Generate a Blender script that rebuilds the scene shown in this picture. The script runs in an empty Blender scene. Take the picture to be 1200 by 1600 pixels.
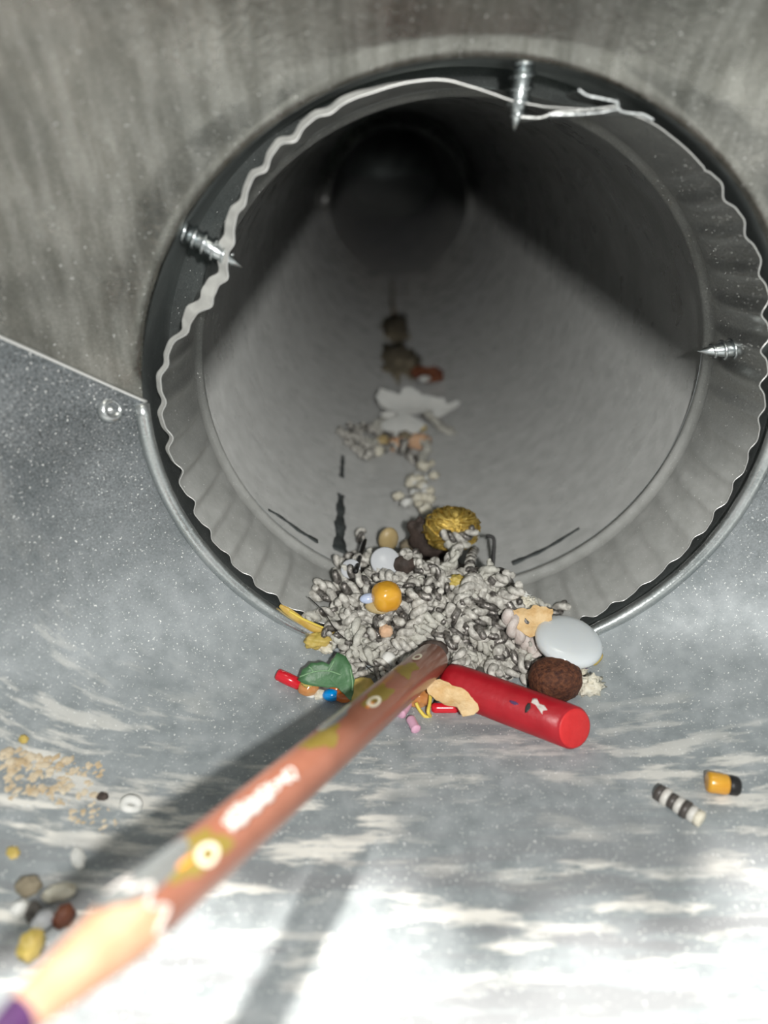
import bpy, math, random
import numpy as np
from mathutils import Vector, Matrix

K = 0.0008                      # one working unit (about 0.8 mm) in metres: a 4 inch duct
scene = bpy.context.scene
col = scene.collection
R = random.Random(7)
NR = np.random.default_rng(7)
PI = math.pi

# ------------------------------------------------------------------ camera
PITCH, YAW, FPX = 0.476, 0.011, 1192.0
CAM = np.array([-18.9, -157.7, 57.2])
FW = np.array([math.sin(YAW)*math.cos(PITCH), math.cos(YAW)*math.cos(PITCH), -math.sin(PITCH)])
RT = np.array([math.cos(YAW), -math.sin(YAW), 0.0])
UP = np.cross(RT, FW)
cd = bpy.data.cameras.new('camera')
cam = bpy.data.objects.new('camera', cd); col.objects.link(cam)
cam.matrix_world = Matrix(((RT[0], UP[0], -FW[0], CAM[0]*K), (RT[1], UP[1], -FW[1], CAM[1]*K),
                           (RT[2], UP[2], -FW[2], CAM[2]*K), (0, 0, 0, 1)))
cd.sensor_fit = 'HORIZONTAL'; cd.sensor_width = 6.0; cd.lens = 6.0*FPX/1200.0
cd.clip_start = 0.002; cd.clip_end = 20
cd.dof.use_dof = True
cd.dof.focus_distance = 186*K
cd.dof.aperture_fstop = cd.lens*1e-3/(3.3*K)
scene.camera = cam

# ------------------------------------------------------------------ world, lights, exposure
scene.view_settings.view_transform = 'Standard'
scene.view_settings.look = 'None'
scene.view_settings.gamma = 1.0
scene.view_settings.exposure = 0.0
w = bpy.data.worlds.new('room'); scene.world = w; w.use_nodes = True
wn = w.node_tree.nodes; wl = w.node_tree.links
bg = wn['Background']; bg.inputs['Color'].default_value = (0.93, 1.0, 0.98, 1); bg.inputs['Strength'].default_value = 0.30

def area(name, loc, target, size, power, colr=(1, 1, 1)):
    ld = bpy.data.lights.new(name, 'AREA'); ld.shape = 'DISK'; ld.size = size*K; ld.energy = power; ld.color = colr
    o = bpy.data.objects.new(name, ld); col.objects.link(o)
    o.location = Vector(loc)*K
    o.rotation_euler = (Vector(target)-Vector(loc)).to_track_quat('-Z', 'Y').to_euler()
    return o
area('torch', (0, -202, 80.5), (0, 10, -25), 8, 0.30, (1.0, 0.985, 0.95))
sd = bpy.data.lights.new('sun', 'SUN'); sd.energy = 6.5; sd.angle = math.radians(5); sd.color = (1.0, 0.96, 0.90)
so = bpy.data.objects.new('sun', sd); col.objects.link(so)
so.rotation_euler = Vector((0.06, -0.05, -1)).to_track_quat('-Z', 'Y').to_euler()

# ------------------------------------------------------------------ materials
def mat(name, c, rough=0.5, metal=0.0, var=None, scale=400, bump=0.0, bscale=None, spec=0.5, sss=0.0, coat=0.0, detail=4):
    m = bpy.data.materials.new(name); m.use_nodes = True
    nt = m.node_tree; b = nt.nodes['Principled BSDF']
    b.inputs['Base Color'].default_value = (*c, 1); b.inputs['Roughness'].default_value = rough
    b.inputs['Metallic'].default_value = metal; b.inputs['Specular IOR Level'].default_value = spec
    b.inputs['Coat Weight'].default_value = coat
    if sss:
        b.inputs['Subsurface Weight'].default_value = sss; b.inputs['Subsurface Radius'].default_value = (0.002, 0.0018, 0.0015)
    tc = nt.nodes.new('ShaderNodeTexCoord')
    if var is not None:
        n = nt.nodes.new('ShaderNodeTexNoise'); n.inputs['Scale'].default_value = scale; n.inputs['Detail'].default_value = detail
        r = nt.nodes.new('ShaderNodeValToRGB'); r.color_ramp.elements[0].position = 0.35; r.color_ramp.elements[1].position = 0.65
        r.color_ramp.elements[0].color = (*c, 1); r.color_ramp.elements[1].color = (*var, 1)
        nt.links.new(tc.outputs['Object'], n.inputs['Vector']); nt.links.new(n.outputs['Fac'], r.inputs['Fac'])
        nt.links.new(r.outputs['Color'], b.inputs['Base Color'])
    if bump:
        n2 = nt.nodes.new('ShaderNodeTexNoise'); n2.inputs['Scale'].default_value = bscale or scale; n2.inputs['Detail'].default_value = 4
        bp = nt.nodes.new('ShaderNodeBump'); bp.inputs['Strength'].default_value = bump; bp.inputs['Distance'].default_value = 0.0004
        nt.links.new(tc.outputs['Object'], n2.inputs['Vector']); nt.links.new(n2.outputs['Fac'], bp.inputs['Height'])
        nt.links.new(bp.outputs['Normal'], b.inputs['Normal'])
    return m

def zinc(name, dark, light, rough=0.42, metal=0.75, grain=0.5, streak=None, dust=0.0, smear=False, bump=0.25, dust_shade=None):
    """galvanised sheet: blotches, fine grain, optional rolled streaks, bright dust specks, pale smears"""
    m = bpy.data.materials.new(name); m.use_nodes = True
    nt = m.node_tree; N = nt.nodes; L = nt.links; b = N['Principled BSDF']
    tc = N.new('ShaderNodeTexCoord')
    def noise(scale, detail=4, stretch=None, rough_=0.55, rot=None):
        n = N.new('ShaderNodeTexNoise'); n.inputs['Scale'].default_value = scale; n.inputs['Detail'].default_value = detail
        n.inputs['Roughness'].default_value = rough_
        if stretch:
            mp = N.new('ShaderNodeMapping'); mp.inputs['Scale'].default_value = stretch
            if rot: mp.inputs['Rotation'].default_value = rot
            L.new(tc.outputs['Object'], mp.inputs['Vector']); L.new(mp.outputs['Vector'], n.inputs['Vector'])
        else: L.new(tc.outputs['Object'], n.inputs['Vector'])
        return n.outputs['Fac']
    def ramp(src, a, bb, ca=(0, 0, 0), cb=(1, 1, 1)):
        r = N.new('ShaderNodeValToRGB'); r.color_ramp.elements[0].position = a; r.color_ramp.elements[1].position = bb
        r.color_ramp.elements[0].color = (*ca, 1); r.color_ramp.elements[1].color = (*cb, 1)
        L.new(src, r.inputs['Fac']); return r.outputs['Color']
    def mix(f, a, bb, mode='MIX'):
        x = N.new('ShaderNodeMix'); x.data_type = 'RGBA'; x.blend_type = mode
        for inp, v in ((x.inputs[0], f), (x.inputs[6], a), (x.inputs[7], bb)):
            if isinstance(v, (int, float)): inp.default_value = v
            elif isinstance(v, tuple): inp.default_value = (*v, 1)
            else: L.new(v, inp)
        return x.outputs[2]
    c = ramp(noise(60, 5), 0.32, 0.7, dark, light)
    g = ramp(noise(2600, 3), 0.30, 0.72, (1-grain*0.75,)*3, (1+0*grain,)*3)
    c = mix(1.0, c, g, 'MULTIPLY')
    if streak:
        s = ramp(noise(1, 3, streak[0], rot=streak[1]), 0.38, 0.62, (0.62, 0.62, 0.60), (1, 1, 1))
        c = mix(0.8, c, s, 'MULTIPLY')
    mfac = None
    if dust_shade:      # matte dust tone low down, also painting the lit lower and shaded upper half
        sx = N.new('ShaderNodeSeparateXYZ'); L.new(tc.outputs['Object'], sx.inputs[0])
        mr = N.new('ShaderNodeMapRange'); mr.inputs['From Min'].default_value = dust_shade[0]*K; mr.inputs['From Max'].default_value = dust_shade[1]*K
        L.new(sx.outputs['Z'], mr.inputs['Value'])
        ad = N.new('ShaderNodeMath'); ad.operation = 'MULTIPLY_ADD'; ad.inputs[1].default_value = 0.16; ad.inputs[2].default_value = -0.07
        L.new(noise(40, 4), ad.inputs[0])
        a2 = N.new('ShaderNodeMath'); a2.operation = 'ADD'; a2.use_clamp = True
        L.new(mr.outputs['Result'], a2.inputs[0]); L.new(ad.outputs[0], a2.inputs[1])
        c = mix(a2.outputs[0], c, ramp(noise(260, 4), 0.3, 0.7, *dust_shade[2]))
        mfac = a2.outputs[0]
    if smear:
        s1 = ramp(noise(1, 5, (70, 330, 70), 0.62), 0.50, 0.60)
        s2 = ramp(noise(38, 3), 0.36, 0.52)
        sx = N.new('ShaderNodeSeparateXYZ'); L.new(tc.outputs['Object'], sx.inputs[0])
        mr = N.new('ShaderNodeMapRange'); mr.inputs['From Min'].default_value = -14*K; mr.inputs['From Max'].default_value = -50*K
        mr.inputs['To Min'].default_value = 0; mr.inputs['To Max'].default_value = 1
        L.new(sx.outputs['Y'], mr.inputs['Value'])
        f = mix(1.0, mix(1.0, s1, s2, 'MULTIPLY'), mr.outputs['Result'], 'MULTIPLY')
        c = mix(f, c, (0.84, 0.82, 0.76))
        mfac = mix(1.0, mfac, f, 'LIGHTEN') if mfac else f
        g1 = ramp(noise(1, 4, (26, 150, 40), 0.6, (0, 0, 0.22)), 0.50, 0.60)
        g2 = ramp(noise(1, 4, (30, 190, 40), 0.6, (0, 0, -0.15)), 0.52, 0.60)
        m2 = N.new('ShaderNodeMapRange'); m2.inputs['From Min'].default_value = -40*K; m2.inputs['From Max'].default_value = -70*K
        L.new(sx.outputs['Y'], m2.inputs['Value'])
        c = mix(mix(1.0, mix(1.0, g1, g2, 'LIGHTEN'), m2.outputs['Result'], 'MULTIPLY'), c, (0.25, 0.26, 0.27))  # dark streaks painted in as dapples breaking up the sun patch
    if dust:
        d = ramp(noise(2300, 2, rough_=0.7), 0.70-0.05*dust, 0.74-0.05*dust)
        c = mix(d, c, (0.85, 0.86, 0.84))
        mfac = mix(1.0, mfac, d, 'LIGHTEN') if mfac else d
    L.new(c, b.inputs['Base Color'])
    b.inputs['Roughness'].default_value = rough
    rr = ramp(noise(90, 4), 0.3, 0.7, (rough-0.10,)*3, (rough+0.12,)*3); L.new(rr, b.inputs['Roughness'])
    if mfac:
        mm = mix(mfac, (metal,)*3, (0.0, 0.0, 0.0)); L.new(mm, b.inputs['Metallic'])
    else: b.inputs['Metallic'].default_value = metal
    bp = N.new('ShaderNodeBump'); bp.inputs['Strength'].default_value = bump; bp.inputs['Distance'].default_value = 0.0003
    hsrc = noise(1, 4, (45, 210, 60), 0.6) if smear else noise(900, 3)
    L.new(hsrc, bp.inputs['Height']); L.new(bp.outputs['Normal'], b.inputs['Normal'])
    return m

M = {}
M['upper'] = zinc('galvanised_upper', (0.26, 0.262, 0.24), (0.43, 0.425, 0.39), 0.31, 0.95, 0.35, ((500, 45, 90), (0.3, 0.5, 0.6)), 0.2)
M['floor'] = zinc('galvanised_floor', (0.17, 0.19, 0.20), (0.34, 0.365, 0.38), 0.46, 0.80, 0.95, None, 1.0, True, dust_shade=(2, -62, ((0.235, 0.265, 0.275), (0.37, 0.40, 0.415))))
M['collar'] = zinc('galvanised_collar', (0.36, 0.40, 0.40), (0.52, 0.55, 0.54), 0.38, 0.85, 0.3, None, 0.2)
M['bead'] = zinc('galvanised_bead', (0.60, 0.64, 0.64), (0.78, 0.80, 0.80), 0.28, 0.9, 0.25, None, 0.1)
M['crimp'] = zinc('galvanised_crimp', (0.34, 0.35, 0.34), (0.50, 0.51, 0.49), 0.36, 0.9, 0.35, None, 0.3, dust_shade=(70, 40, ((0.36, 0.365, 0.35), (0.46, 0.465, 0.45))))
M['barrel'] = zinc('galvanised_barrel', (0.34, 0.35, 0.34), (0.46, 0.47, 0.46), 0.30, 0.97, 0.25, None, 0.0, dust_shade=(66, 54, ((0.36, 0.365, 0.355), (0.45, 0.455, 0.445))))
M['barrel'].node_tree.nodes['Principled BSDF'].inputs['Diffuse Roughness'].default_value = 1.0
M['far_metal'] = zinc('unlit_far_sheet', (0.10, 0.105, 0.10), (0.16, 0.165, 0.16), 0.4, 0.9, 0.2, None, 0.0, dust_shade=(52, 36, ((0.26, 0.265, 0.26), (0.32, 0.325, 0.32))))  # dark base paints in the unlit far pipe, paler low part its lit floor
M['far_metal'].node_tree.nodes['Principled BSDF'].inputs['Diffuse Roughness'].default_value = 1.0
M['edge'] = mat('bright_cut_edge', (0.80, 0.80, 0.78), 0.35, 0.7)
M['lip'] = mat('dusty_rim', (0.46, 0.46, 0.44), 0.5, 0.2, (0.60, 0.60, 0.57), 500)
M['steel'] = mat('zinc_plated_screw', (0.70, 0.74, 0.75), 0.25, 1.0)
M['dark_gap'] = mat('dark_seam_dirt', (0.05, 0.06, 0.06), 0.8, 0, (0.10, 0.11, 0.11), 500)
M['cord'] = mat('pale_cord', (0.33, 0.315, 0.285), 0.42, 0.0, (0.72, 0.70, 0.645), 1000, 0.45, 2600)
M['cord_silver'] = mat('silver_cord', (0.07, 0.063, 0.056), 0.28, 0.6, (0.36, 0.34, 0.32), 1100, 0.45, 2600)
M['cord_pink'] = mat('warm_white_cord', (0.58, 0.50, 0.46), 0.5, 0.0, (0.72, 0.66, 0.62), 700, 0.5, 2200)
M['cord_frayed'] = mat('frayed_cream_cord', (0.48, 0.47, 0.42), 0.8, 0.0, (0.64, 0.63, 0.57), 900, 0.9, 1500)
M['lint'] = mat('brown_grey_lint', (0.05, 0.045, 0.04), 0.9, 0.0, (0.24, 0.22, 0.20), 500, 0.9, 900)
M['red_wax'] = mat('red_wax', (0.36, 0.006, 0.014), 0.42, 0.0, (0.43, 0.010, 0.020), 300, 0.25, 700)
M['red_face'] = mat('bright_red_wax', (0.72, 0.030, 0.032), 0.45, 0.0, (0.66, 0.022, 0.025), 500, 0.2, 900)  # end face has a brighter red than the stick
M['red_plastic'] = mat('red_plastic', (0.68, 0.015, 0.03), 0.22, 0.0, spec=0.6)
M['pen_paint'] = mat('brown_pencil_paint', (0.27, 0.105, 0.065), 0.32, 0.0, (0.31, 0.125, 0.08), 200, spec=0.5, coat=0.3)
M['pen_gold'] = mat('gold_foil', (0.30, 0.22, 0.045), 0.35, 0.35, (0.36, 0.27, 0.07), 300)
M['pen_white'] = mat('white_print', (0.62, 0.57, 0.54), 0.4)
M['pen_cream'] = mat('cream_print', (0.78, 0.72, 0.56), 0.4)
M['pen_orange'] = mat('orange_print', (0.75, 0.28, 0.05), 0.4)
M['pen_silver'] = mat('silver_foil', (0.60, 0.62, 0.61), 0.25, 0.75)
M['wood'] = mat('sharpened_wood', (0.56, 0.29, 0.17), 0.6, 0.0, (0.64, 0.37, 0.24), 300, 0.2, 600)
M['lead'] = mat('purple_lead', (0.05, 0.014, 0.07), 0.5, 0.0, (0.07, 0.02, 0.09), 400)
M['milk'] = mat('milky_white_glass', (0.72, 0.76, 0.78), 0.10, 0.0, sss=0.4, coat=0.5)
M['greywhite'] = mat('grey_white_plastic', (0.58, 0.60, 0.63), 0.25)
M['brown_rough'] = mat('rough_brown', (0.045, 0.012, 0.006), 0.75, 0.0, (0.15, 0.052, 0.022), 1400, 0.8, 2500)
M['brown_dark'] = mat('dark_brown_scrap', (0.035, 0.025, 0.020), 0.7, 0.0, (0.09, 0.065, 0.055), 400, 0.5, 700)
M['leaf'] = mat('green_leaf', (0.05, 0.135, 0.055), 0.45, 0.0, (0.085, 0.20, 0.09), 300, 0.4, 700)
M['leaf_vein'] = mat('pale_green', (0.20, 0.36, 0.19), 0.5)
M['amber'] = mat('amber_glass', (0.55, 0.22, 0.07), 0.15, 0.0, (0.65, 0.33, 0.12), 400, coat=0.4)
M['orange'] = mat('orange_glass', (0.48, 0.11, 0.015), 0.15, 0.0, (0.60, 0.17, 0.03), 400, coat=0.4)
M['blue'] = mat('blue_plastic', (0.0, 0.27, 0.72), 0.15, coat=0.4)
M['yellow'] = mat('yellow_plastic', (0.74, 0.39, 0.035), 0.25, 0.0, (0.68, 0.32, 0.03), 200, coat=0.3)
M['mustard'] = mat('mustard', (0.52, 0.40, 0.09), 0.5, 0.0, (0.68, 0.50, 0.16), 500, 0.3, 700)
M['tan'] = mat('tan_bean', (0.48, 0.36, 0.17), 0.4, 0.0, (0.56, 0.44, 0.24), 300)
M['shaving'] = mat('wood_shaving', (0.66, 0.42, 0.18), 0.65, 0.0, (0.80, 0.60, 0.34), 420, 0.9, 700)
M['cream'] = mat('cream_crumb', (0.68, 0.63, 0.50), 0.8, 0.0, (0.80, 0.77, 0.66), 700, 0.8, 1200)
M['white'] = mat('white_crumb', (0.80, 0.80, 0.77), 0.7, 0.0, (0.70, 0.70, 0.66), 600, 0.4, 900)
M['sawdust'] = mat('tan_sawdust', (0.55, 0.42, 0.26), 0.9, 0.0, (0.70, 0.62, 0.48), 500)
M['paper'] = mat('grey_white_paper', (0.62, 0.63, 0.61), 0.7, 0.0, (0.70, 0.70, 0.67), 200, 0.2, 500)
M['gold'] = mat('gold_thread', (0.46, 0.30, 0.05), 0.35, 0.6, (0.68, 0.50, 0.14), 1200, 0.5, 2500)
M['black'] = mat('black_wire', (0.012, 0.011, 0.011), 0.45)
M['yellow_thread'] = mat('yellow_thread', (0.80, 0.62, 0.10), 0.5)
M['straw'] = mat('golden_straw', (0.50, 0.30, 0.05), 0.5, 0.0, (0.72, 0.52, 0.14), 300)
M['pink'] = mat('pink_plastic', (0.74, 0.42, 0.56), 0.35)
M['purple'] = mat('purple_plastic', (0.14, 0.035, 0.24), 0.35)
M['lilac'] = mat('pale_blue_plastic', (0.50, 0.58, 0.78), 0.2)
M['rustwood'] = mat('reddish_wood', (0.09, 0.022, 0.016), 0.6, 0.0, (0.24, 0.085, 0.035), 200)
M['peach'] = mat('peach_chip', (0.66, 0.40, 0.24), 0.6, 0.0, (0.74, 0.52, 0.36), 300)
M['stripe_dark'] = mat('dark_band', (0.07, 0.06, 0.055), 0.4)
M['stripe_pale'] = mat('pale_band', (0.62, 0.60, 0.56), 0.4)
M['dusty'] = mat('dusty_tan', (0.22, 0.185, 0.125), 0.9, 0.0, (0.31, 0.265, 0.19), 300)

# ------------------------------------------------------------------ object helpers
def tag(o, label=None, cat=None, group=None, kind=None):
    if label: o['label'] = label
    if cat: o['category'] = cat
    if group: o['group'] = group
    if kind: o['kind'] = kind
    return o

def empty(name, loc):
    o = bpy.data.objects.new(name, None); col.objects.link(o)
    o.location = Vector(loc)*K; o.empty_display_size = 0.003
    return o

def obj(name, VF, m, parent=None, smooth=True, origin=None):
    """VF in working units, world frame -> one mesh object (origin at its base centre when top-level)"""
    V, F = VF[0], VF[1]; V = np.asarray(V, float)
    if parent is not None: org = np.array(parent['_org'] if '_org' in parent.keys() else (0, 0, 0), float)
    elif origin is not None: org = np.array(origin, float)
    else: org = np.array([V[:, 0].mean(), V[:, 1].mean(), V[:, 2].min()])
    me = bpy.data.meshes.new(name)
    me.from_pydata(((V-org)*K).tolist(), [], F); me.update()
    if smooth: me.polygons.foreach_set('use_smooth', [True]*len(me.polygons))
    mats = m if isinstance(m, list) else [m]
    for q in mats: me.materials.append(q)
    if len(VF) > 2: me.polygons.foreach_set('material_index', VF[2])
    o = bpy.data.objects.new(name, me); col.objects.link(o)
    if parent is not None: o.parent = parent
    else: o.location = Vector(org)*K
    o['_org'] = [float(x) for x in org]
    return o

def thing_root(name, loc):
    o = empty(name, loc); o['_org'] = [float(x) for x in loc]; return o

def join(*parts):
    V = []; F = []; n = 0; MI = []
    for p in parts:
        V += [tuple(v) for v in np.asarray(p[0], float)]; F += [tuple(i+n for i in f) for f in p[1]]
        MI += list(p[2]) if len(p) > 2 else [0]*len(p[1])
        n = len(V)
    return V, F, MI

def unit(v): v = np.asarray(v, float); return v/np.linalg.norm(v)

def frame(d, ref=None):
    d = unit(d); a = np.array([0, 0, 1.0]) if ref is None else np.asarray(ref, float)
    if abs(a@d) > 0.98*np.linalg.norm(a): a = np.array([1.0, 0, 0])
    e1 = unit(a-(a@d)*d); e2 = np.cross(d, e1); return d, e1, e2

def tube(path, rad, n=8, caps=True, flat=1.0):
    P = np.asarray(path, float); m = len(P)
    rad = np.full(m, rad) if np.isscalar(rad) else np.asarray(rad, float)
    T = np.gradient(P, axis=0); _, e1, _ = frame(T[0]); V = []
    a = np.arange(n)*2*PI/n
    for i in range(m):
        t = unit(T[i]); e1 = unit(e1-(e1@t)*t); e2 = np.cross(t, e1)
        V += [P[i]+rad[i]*(math.cos(x)*e1+flat*math.sin(x)*e2) for x in a]
    F = [(i*n+j, i*n+(j+1) % n, (i+1)*n+(j+1) % n, (i+1)*n+j) for i in range(m-1) for j in range(n)]
    if caps: F += [tuple(range(n))[::-1], tuple((m-1)*n+j for j in range(n))]
    return V, F

def lathe(A, d, prof, n=24, ref=None):
    d, e1, e2 = frame(d, ref); A = np.asarray(A, float); V = []; F = []
    for s, r in prof:
        V += [A+s*d+r*(math.cos(k*2*PI/n)*e1+math.sin(k*2*PI/n)*e2) for k in range(n)]
    for i in range(len(prof)-1):
        F += [(i*n+j, i*n+(j+1) % n, (i+1)*n+(j+1) % n, (i+1)*n+j) for j in range(n)]
    F += [tuple(range(n))[::-1], tuple((len(prof)-1)*n+j for j in range(n))]
    return V, F

def blob(c, r, rot=0.0, tilt=None, noise=0.0, nu=16, nv=10, seed=0, power=2.0, freq=3):
    """lumpy ellipsoid; rot about z, tilt = (axis-angle rx, ry)"""
    rg = np.random.default_rng(seed); ph = rg.uniform(0, 6.28, 6); V = []; F = []
    Rm = Matrix.Rotation(rot, 3, 'Z')
    if tilt: Rm = Rm @ Matrix.Rotation(tilt[0], 3, 'X') @ Matrix.Rotation(tilt[1], 3, 'Y')
    def pt(th, f):
        x, y, z = math.cos(th)*math.sin(f), math.sin(th)*math.sin(f), math.cos(f)
        if power != 2.0:
            k = (abs(x)**power+abs(y)**power+abs(z)**power)**(-1/power); x, y, z = x*k, y*k, z*k
        d = 1+noise*(math.sin(freq*x*2+ph[0])*math.sin(freq*y*2.3+ph[1])+0.6*math.sin(freq*z*3.1+ph[2]+x*4)+0.4*math.sin(freq*4*y+ph[3]+freq*3*x))
        v = Rm @ Vector((x*r[0]*d, y*r[1]*d, z*r[2]*d)); return (c[0]+v.x, c[1]+v.y, c[2]+v.z)
    V.append(pt(0, 0.0))
    for i in range(1, nv): V += [pt(2*PI*j/nu, PI*i/nv) for j in range(nu)]
    V.append(pt(0, PI))
    F += [(0, 1+j, 1+(j+1) % nu) for j in range(nu)]
    for i in range(nv-2):
        a = 1+i*nu; F += [(a+j, a+nu+j, a+nu+(j+1) % nu, a+(j+1) % nu) for j in range(nu)]
    a = 1+(nv-2)*nu; F += [(a+j, len(V)-1, a+(j+1) % nu) for j in range(nu)]
    return V, F

def flake(c, outline, nrm, thick=0.35, bend=0.0, wob=0.0, up=None, seed=0):
    """thin chip: outline = [(x, y)] in its own plane, rounded by rings, curled by bend, rumpled by wob"""
    rg = np.random.default_rng(seed); ph = rg.uniform(0, 6.28, 4)
    n, e1, e2 = frame(nrm, up if up is not None else (1, 0.01, 0)); c = np.asarray(c, float)
    O = np.asarray(outline, float); k = len(O); rings = (1.0, 0.72, 0.4)
    sc = np.abs(O).max()
    def P(x, y, side): 
        h = bend*x*x/sc+wob*(math.sin(3.2*x/sc+ph[0])*math.cos(2.7*y/sc+ph[1])+0.5*math.sin(6*y/sc+ph[2]))
        return c+e1*x+e2*y+n*(h+side*thick*0.5)
    V = []; F = []
    for side in (1, -1):
        for s in rings: V += [P(x*s, y*s, side) for x, y in O]
        V.append(P(0, 0, side))
    h = 3*k+1
    for sd in (0, 1):
        b = sd*h; fs = []
        for q in range(2): fs += [(b+q*k+j, b+q*k+(j+1) % k, b+(q+1)*k+(j+1) % k, b+(q+1)*k+j) for j in range(k)]
        fs += [(b+2*k+j, b+2*k+(j+1) % k, b+3*k) for j in range(k)]
        F += fs if sd == 0 else [f[::-1] for f in fs]
    F += [(j, h+j, h+(j+1) % k, (j+1) % k) for j in range(k)]
    return V, F

def jag(outline, amp, seed=0, sub=3):
    rg = np.random.default_rng(seed); O = np.asarray(outline, float); out = []
    for i in range(len(O)):
        a, b = O[i], O[(i+1) % len(O)]
        for k in range(sub):
            q = a+(b-a)*k/sub; out.append(tuple(q+rg.uniform(-amp, amp, 2)))
    return out
def ragged(rx, ry, n=14, jag=0.25, seed=0):
    rg = np.random.default_rng(seed)
    return [(rx*math.cos(2*PI*i/n)*(1+jag*rg.uniform(-1, 1)), ry*math.sin(2*PI*i/n)*(1+jag*rg.uniform(-1, 1))) for i in range(n)]

def smooth_path(pts, n=24):
    P = np.asarray(pts, float); m = len(P)
    if m == 2: return [tuple(P[0]+(P[1]-P[0])*i/(n-1)) for i in range(n)]
    Q = np.vstack([2*P[0]-P[1], P, 2*P[-1]-P[-2]]); out = []
    for i in range(n):
        x = (m-1)*i/(n-1); k = min(int(x), m-2); t = x-k; a, b, c, d = Q[k:k+4]
        out.append(0.5*((2*b)+(-a+c)*t+(2*a-5*b+4*c-d)*t*t+(-a+3*b-3*c+d)*t**3))
    return out

# ------------------------------------------------------------------ the duct's shape
RCX, RCZ = 69.0, 66.8            # collar
def bsec(t):
    a = RCX+76*(1-math.exp(-t/40.0))
    bt = RCZ+62*(1-math.exp(-t/60.0))
    bb = RCZ+0.03*t
    n = 2.0+2.2*(1-math.exp(-t/45.0))
    return a, bt, bb, n
def floor_z(x, y):
    if y < 0:
        a, _, bb, n = bsec(-y); return -bb*max(0.0, 1-(abs(x)/a)**n)**(1/n)
    r = 66.8 if y < 2 else (63.2 if y < 24 else (62.6 if y < 512 else 57.0))
    return -math.sqrt(max(0.0, r*r-x*x))
MC = np.array([-4.0, 15.0]); MRX, MRY, MH = 27.0, 24.0, 13.0     # the heap of cord
def mound(x, y):
    q = ((x-MC[0])/MRX)**2+((y-MC[1])/MRY)**2
    return MH*max(0.0, 1-q)**0.7
def inside(p, heap=False):
    x, y, z = p
    if y < 0:
        a, bt, bb, n = bsec(-y); b = bt if z > 0 else bb
        if abs(x) >= a or (abs(x)/a)**n+(abs(z)/b)**n >= 1: return False
    else:
        r = 66.8 if y < 2 else (63.2 if y < 24 else (62.6 if y < 512 else 57.0))
        if x*x+z*z >= r*r: return False
    return not (heap and z < floor_z(x, y)+mound(x, y))
def ray(u, v): return FW+RT*((u-600)/FPX)+UP*((800-v)/FPX)
def at(u, v, depth): return CAM+ray(u, v)*depth
def on(u, v, lift=0.0, heap=False):
    """where the view ray meets the sheet metal (or the heap), raised by lift"""
    d = ray(u, v); s = 20.0
    while s < 1500 and inside(CAM+d*s, heap): s += 1.5
    lo, hi = s-1.5, s
    for _ in range(24):
        m = (lo+hi)/2
        if inside(CAM+d*m, heap): lo = m
        else: hi = m
    p = CAM+d*lo
    if lift:
        g = unit(np.array([-p[0], 0, -p[2]]))if p[1] >= 0 else np.array([0, 0, 1.0])
        # keep the pixel: step back along the ray until the height is reached
        ds = lift/max(0.25, abs(d@g)); p = p-d*ds
    return p
def ppx(n_px, p): return n_px*((np.asarray(p)-CAM)@FW)/FPX       # pixels -> units at point p

# ------------------------------------------------------------------ structure: the boot
def tstops(n=40, far=175.0): return [far*(i/(n-1))**2.0 for i in range(n)]
def bpoint(th, t, off=0.0, fillet=True):
    c, s = math.cos(th), math.sin(th)
    g = max(0.0, min(1.0, (s-0.02)/0.28)); g = g*g*(3-2*g)                 # no rounding below the seam
    RF = 0.8+g*(1.0+2.2*min(1.0, 1.35*abs(c))**2)
    a, bt, bb, n = bsec(max(0.0, t-0.6*RF*g))
    f = g*RF*(1-math.sqrt(max(0.0, 1-min(1.0, t/RF)**2))); wgt = 1.0
    b = bt if s > 0 else bb
    k = (abs(c)**n+abs(s)**n)**(-1/n)
    return np.array([(a+f*wgt-off)*c*k, -t, (b+f*wgt-off)*s*k])
def seam_ang(t): return math.radians(2.5+26*(1-math.exp(-t/22.0)))    # above the horizontal
def shell(lower, off, nth=120):
    V = []; ts = tstops(40, 175.0) if lower else [6.0*math.sin(PI/2*i/12) for i in range(12)]+[6+56*(i/24)**1.5 for i in range(25)]; F = []
    for t in ts:
        s0 = seam_ang(t)
        if lower: ths = [PI-s0+(PI+2*s0)*j/nth for j in range(nth+1)]
        else: ths = [s0-0.14+(PI-2*s0+0.28)*j/nth for j in range(nth+1)]
        V += [bpoint(x, t if lower else t*(1+max(0, t-40)/100*(0.5*math.sin(9*x)+0.5*math.sin(23*x+1))), off, not lower) for x in ths]  # upper sheet's unseen far edge, waved to make the sunlight's edge irregular
    w_ = nth+1
    for i in range(len(ts)-1): F += [(i*w_+j, i*w_+j+1, (i+1)*w_+j+1, (i+1)*w_+j) for j in range(nth)]
    return V, F
def solid(o, th):
    md = o.modifiers.new('sheet', 'SOLIDIFY'); md.thickness = th*K; md.offset = -1 if th > 0 else 1
    return o
up_ = obj('wall_upper', shell(False, 0.0), M['upper'], origin=(0, 0, 0)); tag(up_, kind='structure')
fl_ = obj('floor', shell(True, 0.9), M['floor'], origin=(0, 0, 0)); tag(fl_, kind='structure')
# bright cut edge of the lower sheet along both seams
for sgn in (1, -1):
    path = []
    for t in tstops(30):
        q = bpoint(PI-seam_ang(t), t, 0.55, False); q[0] *= sgn; path.append(q)
    obj('seam_edge', tube(path, 0.42, 6), M['edge'], fl_)
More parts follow.
